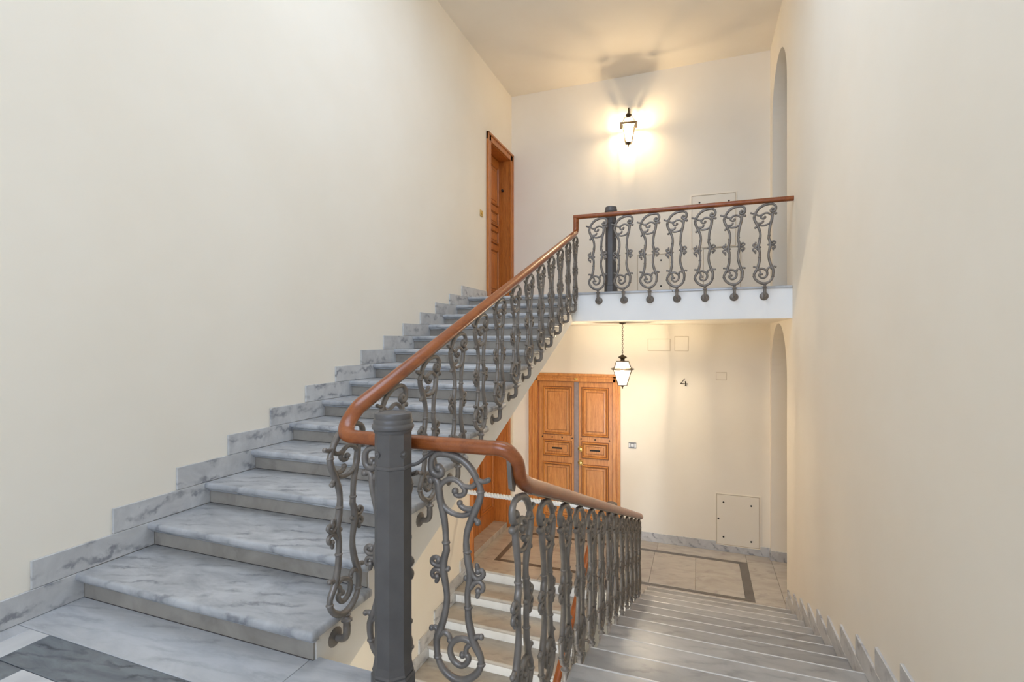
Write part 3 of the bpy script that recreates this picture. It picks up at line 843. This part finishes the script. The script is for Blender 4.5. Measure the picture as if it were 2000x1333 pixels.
def side_door(name, D, label, zt, yo0, yo1, leaves, panels, depth, frame_top=True):
    d = empty(name, (XL, (D[0] + D[1]) / 2, D[2]), label, 'door', kind='structure')
    m = MB()
    for (a, b) in ((yo0, D[0] + 0.012), (D[1] - 0.012, yo1)): m.box(XL, XL + 0.028, a, b, D[2], zt, 0.004, 1)
    m.box(XL, XL + 0.028, yo0, yo1, D[3] - 0.012, zt, 0.004, 1)
    m.box(XL + 0.02, XL + 0.045, yo0, yo0 + 0.035, D[2], zt, 0.007, 2); m.box(XL + 0.02, XL + 0.045, yo1 - 0.03, yo1, D[2], zt, 0.007, 2)
    m.box(XL + 0.02, XL + 0.045, yo0, yo1, zt - 0.035, zt, 0.007, 2)
    m.build('door_frame', 'door_side', d)
    m = MB(); m.box(XL - depth, XL, D[0], D[0] + 0.02, D[2], D[3]); m.box(XL - depth, XL, D[1] - 0.02, D[1], D[2], D[3]); m.box(XL - depth, XL, D[0] + 0.02, D[1] - 0.02, D[3] - 0.02, D[3])
    m.build('door_lining', 'door_side', d)
    xl = XL - depth + 0.03
    w = (D[1] - D[0] - 0.04) / leaves
    for i in range(leaves):
        a = D[0] + 0.02 + w * i; b = a + w
        lf = MB().box(xl - 0.05, xl, a + 0.001, b - 0.001, D[2] + 0.005, D[3] - 0.022, 0.003, 1).build('door_leaf', 'door_side', d)
        for (z0, z1) in panels:
            mm = MB(); panel_mesh(mm, (xl, 0, 0), (0, 1, 0), (0, 0, 1), (1, 0, 0), a + 0.09, b - 0.09, z0, z1)
            mm.build('panel', 'door_side', lf)
            shade_line((xl, 0, 0), (0, 1, 0), (0, 0, 1), (1, 0, 0), a + 0.09, b - 0.09, z0, z1, lf)
    return d, xl
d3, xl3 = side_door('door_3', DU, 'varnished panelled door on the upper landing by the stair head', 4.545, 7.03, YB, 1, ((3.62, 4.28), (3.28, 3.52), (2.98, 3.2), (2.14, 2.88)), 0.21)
for (y, z, s) in ((7.22, 3.50, 0.03), (7.22, 3.05, 0.045), (7.24, 3.26, 0.03)):
    k = MB(); k.lathe([(s, 0), (s, 0.008), (s * 0.6, 0.014), (s * 0.6, 0.04), (s * 0.9, 0.05), (s * 0.5, 0.06)], (xl3, y, z), 12, axis='x'); autosmooth(k.build('knob', 'brass', d3), 40)
MB().tube([(XL - 0.12, 8.035, 3.92), (XL - 0.12, 7.985, 3.92)], 0.02, 10).build('door_stop', 'black', d3)
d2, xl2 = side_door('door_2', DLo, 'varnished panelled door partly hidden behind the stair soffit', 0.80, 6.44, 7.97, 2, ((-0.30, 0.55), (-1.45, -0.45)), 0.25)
MB().box(XL - 0.24, XL + 0.012, DLo[0] - 0.08, 7.97, ZL, ZL + 0.09, 0.004, 1).build('threshold', 'tread_warm', d2)

# ------------------------------------------------------------------ lanterns
def lantern(e, c, zt, zb, zn, wt, wb, wn, rot, bulb_z, power, cap_r=0.06, brim=1.3, col=(1.0, 0.87, 0.67)):
    """four-sided tapering lantern: c=(x,y); zt top frame, zb brim, zn bottom; half widths wt, wb, wn"""
    cx, cy = c
    def corner(w, z): return [Vector((cx + w * math.sqrt(2) * math.cos(rot + math.pi / 4 + i * math.pi / 2), cy + w * math.sqrt(2) * math.sin(rot + math.pi / 4 + i * math.pi / 2), z)) for i in range(4)]
    T, Bm, Nn = corner(wt, zt), corner(wb, zb), corner(wn, zn)
    m = MB(); r = 0.0065
    for R_ in (T, Nn):
        for i in range(4): m.tube([R_[i], R_[(i + 1) % 4]], r * 1.1, 6)
    for i in range(4): m.tube([T[i], Bm[i]], r, 6); m.tube([Bm[i], Nn[i]], r, 6)
    m.build('frame', 'bronze', e)
    m = MB()
    B2, B3 = corner(wb * brim, zb + 0.004), corner(wb * 1.02, zb + 0.016)
    t = bmesh.new()
    lo = [t.verts.new(v) for v in B2]; hi = [t.verts.new(v) for v in B3]; li = [t.verts.new(v) for v in corner(wb * 0.97, zb - 0.012)]; lin = [t.verts.new(v) for v in corner(wb * 0.93, zb - 0.010)]; hin = [t.verts.new(v) for v in corner(wb * 0.95, zb + 0.016)]
    for i in range(4):
        j = (i + 1) % 4
        t.faces.new((lo[i], lo[j], hi[j], hi[i])); t.faces.new((li[i], li[j], lo[j], lo[i])); t.faces.new((lin[i], lin[j], li[j], li[i])); t.faces.new((hin[i], hin[j], lin[j], lin[i])); t.faces.new((hi[i], hi[j], hin[j], hin[i]))
    bmesh.ops.recalc_face_normals(t, faces=t.faces); m.add(t); m.build('brim', 'bronze', e)
    for P, Q in ((T, Bm), (Bm, Nn)):
        for i in range(4):
            j = (i + 1) % 4
            t = bmesh.new(); n = ((P[j] - P[i]).cross(Q[i] - P[i])).normalized() * 0.0012
            vs = [t.verts.new(p + s * n) for s in (-1, 1) for p in (P[i], P[j], Q[j], Q[i])]
            t.faces.new(vs[:4][::-1]); t.faces.new(vs[4:])
            for a in range(4): t.faces.new((vs[a], vs[(a + 1) % 4], vs[4 + (a + 1) % 4], vs[4 + a]))
            mb = MB(); mb.add(t); mb.build('pane', 'glass', e)
    m = MB(); m.lathe([(wt * 1.0, zt - 0.002), (wt * 0.95, zt + 0.006), (0.03, zt + 0.012), (0.026, zt + 0.03), (0.034, zt + 0.042), (cap_r, zt + 0.058), (cap_r * 0.95, zt + 0.066), (0.03, zt + 0.082), (0.012, zt + 0.095)], (cx, cy, 0), 16, rot)
    autosmooth(m.build('cap', 'bronze', e), 35)
    m = MB(); m.lathe([(0.004, zn - 0.055), (0.011, zn - 0.045), (0.006, zn - 0.032), (wn * 0.6, zn - 0.012), (wn * 0.95, zn)], (cx, cy, 0), 12, rot)
    autosmooth(m.build('finial', 'bronze', e), 35)
    m = MB(); m.lathe([(0.016, bulb_z + 0.035), (0.018, zt)], (cx, cy, 0), 10); m.build('socket', 'plastic', e)
    b = MB(); b.ball((cx, cy, bulb_z), 0.028, 1.35, 14); autosmooth(b.build('bulb', 'bulb', e), 60)
    ld = bpy.data.lights.new('bulb_light', 'POINT'); ld.energy = power; ld.color = col; ld.shadow_soft_size = 0.035
    lo_ = bpy.data.objects.new('bulb_light', ld); COL.objects.link(lo_); lo_.parent = e; lo_.location = Vector((cx, cy, bulb_z - 0.0)) - wloc(e)

# hanging lantern of the lower landing
PX, PY = -0.99, 7.0
e = empty('hanging_lantern', (PX, PY, 0.69), 'lit brass and glass lantern hanging on a chain before the double door', 'lantern')
lantern(e, (PX, PY), 1.062, 0.958, 0.742, 0.082, 0.118, 0.058, math.radians(8), 0.955, 205)
m = MB(); z = 1.15; i = 0
while z < 1.585:
    pts_ = []
    for a in range(13):
        an = 2 * math.pi * a / 12
        h_, v_ = 0.0085 * math.cos(an), 0.018 * math.sin(an)
        pts_.append((PX + (h_ if i % 2 else 0), PY + (0 if i % 2 else h_), z + 0.016 + v_))
    m.tube(pts_, 0.003, 6, cap=False); z += 0.0285; i += 1
m.lathe([(0.045, 1.597), (0.045, 1.585), (0.02, 1.575), (0.008, 1.57)][::-1], (PX, PY, 0), 14)
autosmooth(m.build('chain', 'bronze', e), 50)

# wall lantern of the upper landing
LX, LY = -1.03, 7.93
e = empty('wall_lantern', (LX, YB, 4.36), 'lit bracketed glass lantern on the wall above the upper landing', 'lantern')
lantern(e, (LX, LY), 4.785, 4.69, 4.412, 0.062, 0.098, 0.045, math.radians(8), 4.705, 140, 0.05, 1.35, (1.0, 0.77, 0.48))
m = MB()
m.lathe([(0.05, -0.02), (0.05, -0.008), (0.035, 0.0)], (LX, YB, 4.80), 16, axis='y')
m.tube(smooth_path([(LX, YB - 0.01, 4.80), (LX, YB - 0.05, 4.80), (LX, YB - 0.075, 4.84), (LX, YB - 0.07, 4.91), (LX, YB - 0.10, 4.96), (LX, LY + 0.05, 4.975), (LX, LY + 0.005, 4.95), (LX, LY, 4.905), (LX, LY, 4.875)], 3), 0.011, 8)
m.tube(smooth_path([(LX, YB - 0.07, 4.90), (LX, YB - 0.12, 4.89), (LX, YB - 0.135, 4.92), (LX, YB - 0.11, 4.935)], 3), 0.008, 8)
m.ball((LX, YB - 0.10, 4.975), 0.016); m.lathe([(0.02, 4.865), (0.026, 4.875), (0.012, 4.89)], (LX, LY, 0), 12)
autosmooth(m.build('bracket', 'bronze', e), 50)

# ------------------------------------------------------------------ small things on the walls
def access_panel(x0, x1, z0, z1, label, bolts, rim=0.020):
    e = empty('access_panel', ((x0 + x1) / 2, YB, z0), label, 'access panel')
    m = MB(); m.box(x0, x1, YB - 0.010, YB, z0, z1, 0.003, 1); m.build('cover', 'panel', e)
    MB().box(x0 - 0.008, x1 + 0.008, YB - 0.004, YB, z0 - 0.008, z1 + 0.008).build('backing_plate', 'edge', e)
    m = MB()
    for a in ((x0 - rim, x0 - 0.008, z0 - rim, z1 + rim), (x1 + 0.008, x1 + rim, z0 - rim, z1 + rim), (x0 - 0.008, x1 + 0.008, z1 + 0.008, z1 + rim), (x0 - 0.008, x1 + 0.008, z0 - rim, z0 - 0.008)):
        m.box(a[0], a[1], YB - 0.013, YB, a[2], a[3], 0.002, 1)
    m.build('rim', 'panel', e)
    for (x, z) in bolts:
        MB().lathe([(0.006, -0.016), (0.013, -0.013), (0.014, -0.008)], (x, YB, z), 10, axis='y').build('bolt', 'black', e)
    return e
access_panel(0.245, 0.815, -1.685, -0.95, 'cream access panel with dark bolts at the baseboard', [(0.335, -1.06), (0.71, -1.075), (0.265, -1.31), (0.335, -1.575), (0.71, -1.60)])
access_panel(-0.103, 0.50, 2.76, 3.54, 'large cream access panel behind the upper railing', [(0.0, 3.44), (0.41, 3.43), (0.005, 2.86), (0.41, 2.855)])
access_panel(-0.91, -0.43, 2.13, 2.69, 'low cream access panel beside the upper newel post', [(-0.56, 2.60), (-0.56, 2.20)])
access_panel(0.06, 0.56, 2.13, 2.73, 'low cream access panel right under the large one', [(0.42, 2.66)])
def cover(x0, x1, z0, z1, label):
    e = empty('junction_cover', ((x0 + x1) / 2, YB, z0), label, 'cover plate')
    MB().box(x0 + 0.006, x1 - 0.006, YB - 0.009, YB, z0 + 0.006, z1 - 0.006, 0.003, 1).build('plate', 'panel', e)
    MB().box(x0, x1, YB - 0.003, YB, z0, z1).build('backing_plate', 'edge', e)
cover(-0.76, -0.42, 1.19, 1.38, 'wide painted junction cover above the numeral')
cover(-0.36, -0.155, 1.19, 1.42, 'squarish painted junction cover next to the wide one')
cover(0.23, 0.38, 0.76, 0.88, 'small painted junction cover right of the numeral')

# house number 4
m = MB()
nx, nz, nh, yy = -0.221, 0.655, 0.115, YB - 0.006
def stroke(a, b, w0, w1):
    a, b = Vector(a), Vector(b); d = (b - a).normalized(); n = Vector((-d.y, d.x))
    m.prism([tuple(a + n * w0), tuple(b + n * w1), tuple(b - n * w1), tuple(a - n * w0)], 'y', yy - 0.004, YB)
stroke((nx + 0.012, nz + nh), (nx - 0.05, nz + 0.036), 0.005, 0.005)
stroke((nx - 0.053, nz + 0.038), (nx + 0.055, nz + 0.033), 0.006, 0.006)
stroke((nx + 0.02, nz + 0.075), (nx + 0.024, nz + 0.004), 0.008, 0.009)
stroke((nx + 0.002, nz + 0.004), (nx + 0.044, nz + 0.003), 0.004, 0.004)
tag(m.build('wall_numeral', 'bronze'), 'brass numeral 4 fixed to the lower landing wall', 'number sign')

# bell plate
e = empty('doorbell', (-0.995, YB, -0.355), 'small grey and white doorbell beside the double door', 'doorbell')
m = MB(); m.box(-1.055, -0.935, YB - 0.012, YB, -0.355, -0.262, 0.004, 1); m.build('plate', 'grey', e)
MB().box(-1.018, -0.972, YB - 0.020, YB - 0.010, -0.332, -0.285, 0.004, 1).build('button', 'plastic', e)
MB().box(-1.052, -1.026, YB - 0.016, YB - 0.010, -0.340, -0.277, 0.003, 1).build('name_strip', 'plastic', e)
MB().box(-0.964, -0.938, YB - 0.016, YB - 0.010, -0.340, -0.277, 0.003, 1).build('name_strip', 'plastic', e)
# brass bell by the upper door
e = empty('doorbell', (XL, 6.84, 3.20), 'small brass doorbell beside the upper landing door', 'doorbell')
MB().box(XL, XL + 0.012, 6.79, 6.89, 3.195, 3.29, 0.004, 1).build('plate', 'brass', e)
m = MB(); m.lathe([(0.018, 0.010), (0.018, 0.018), (0.008, 0.022)], (XL, 6.84, 3.243), 12, axis='x'); autosmooth(m.build('button', 'brass', e), 40)
SC.cycles.diffuse_bounces = 5
SC.cycles.max_bounces = 7
SC.cycles.transparent_max_bounces = 7
SC.cycles.use_adaptive_sampling = True
SC.cycles.adaptive_threshold = 0.05
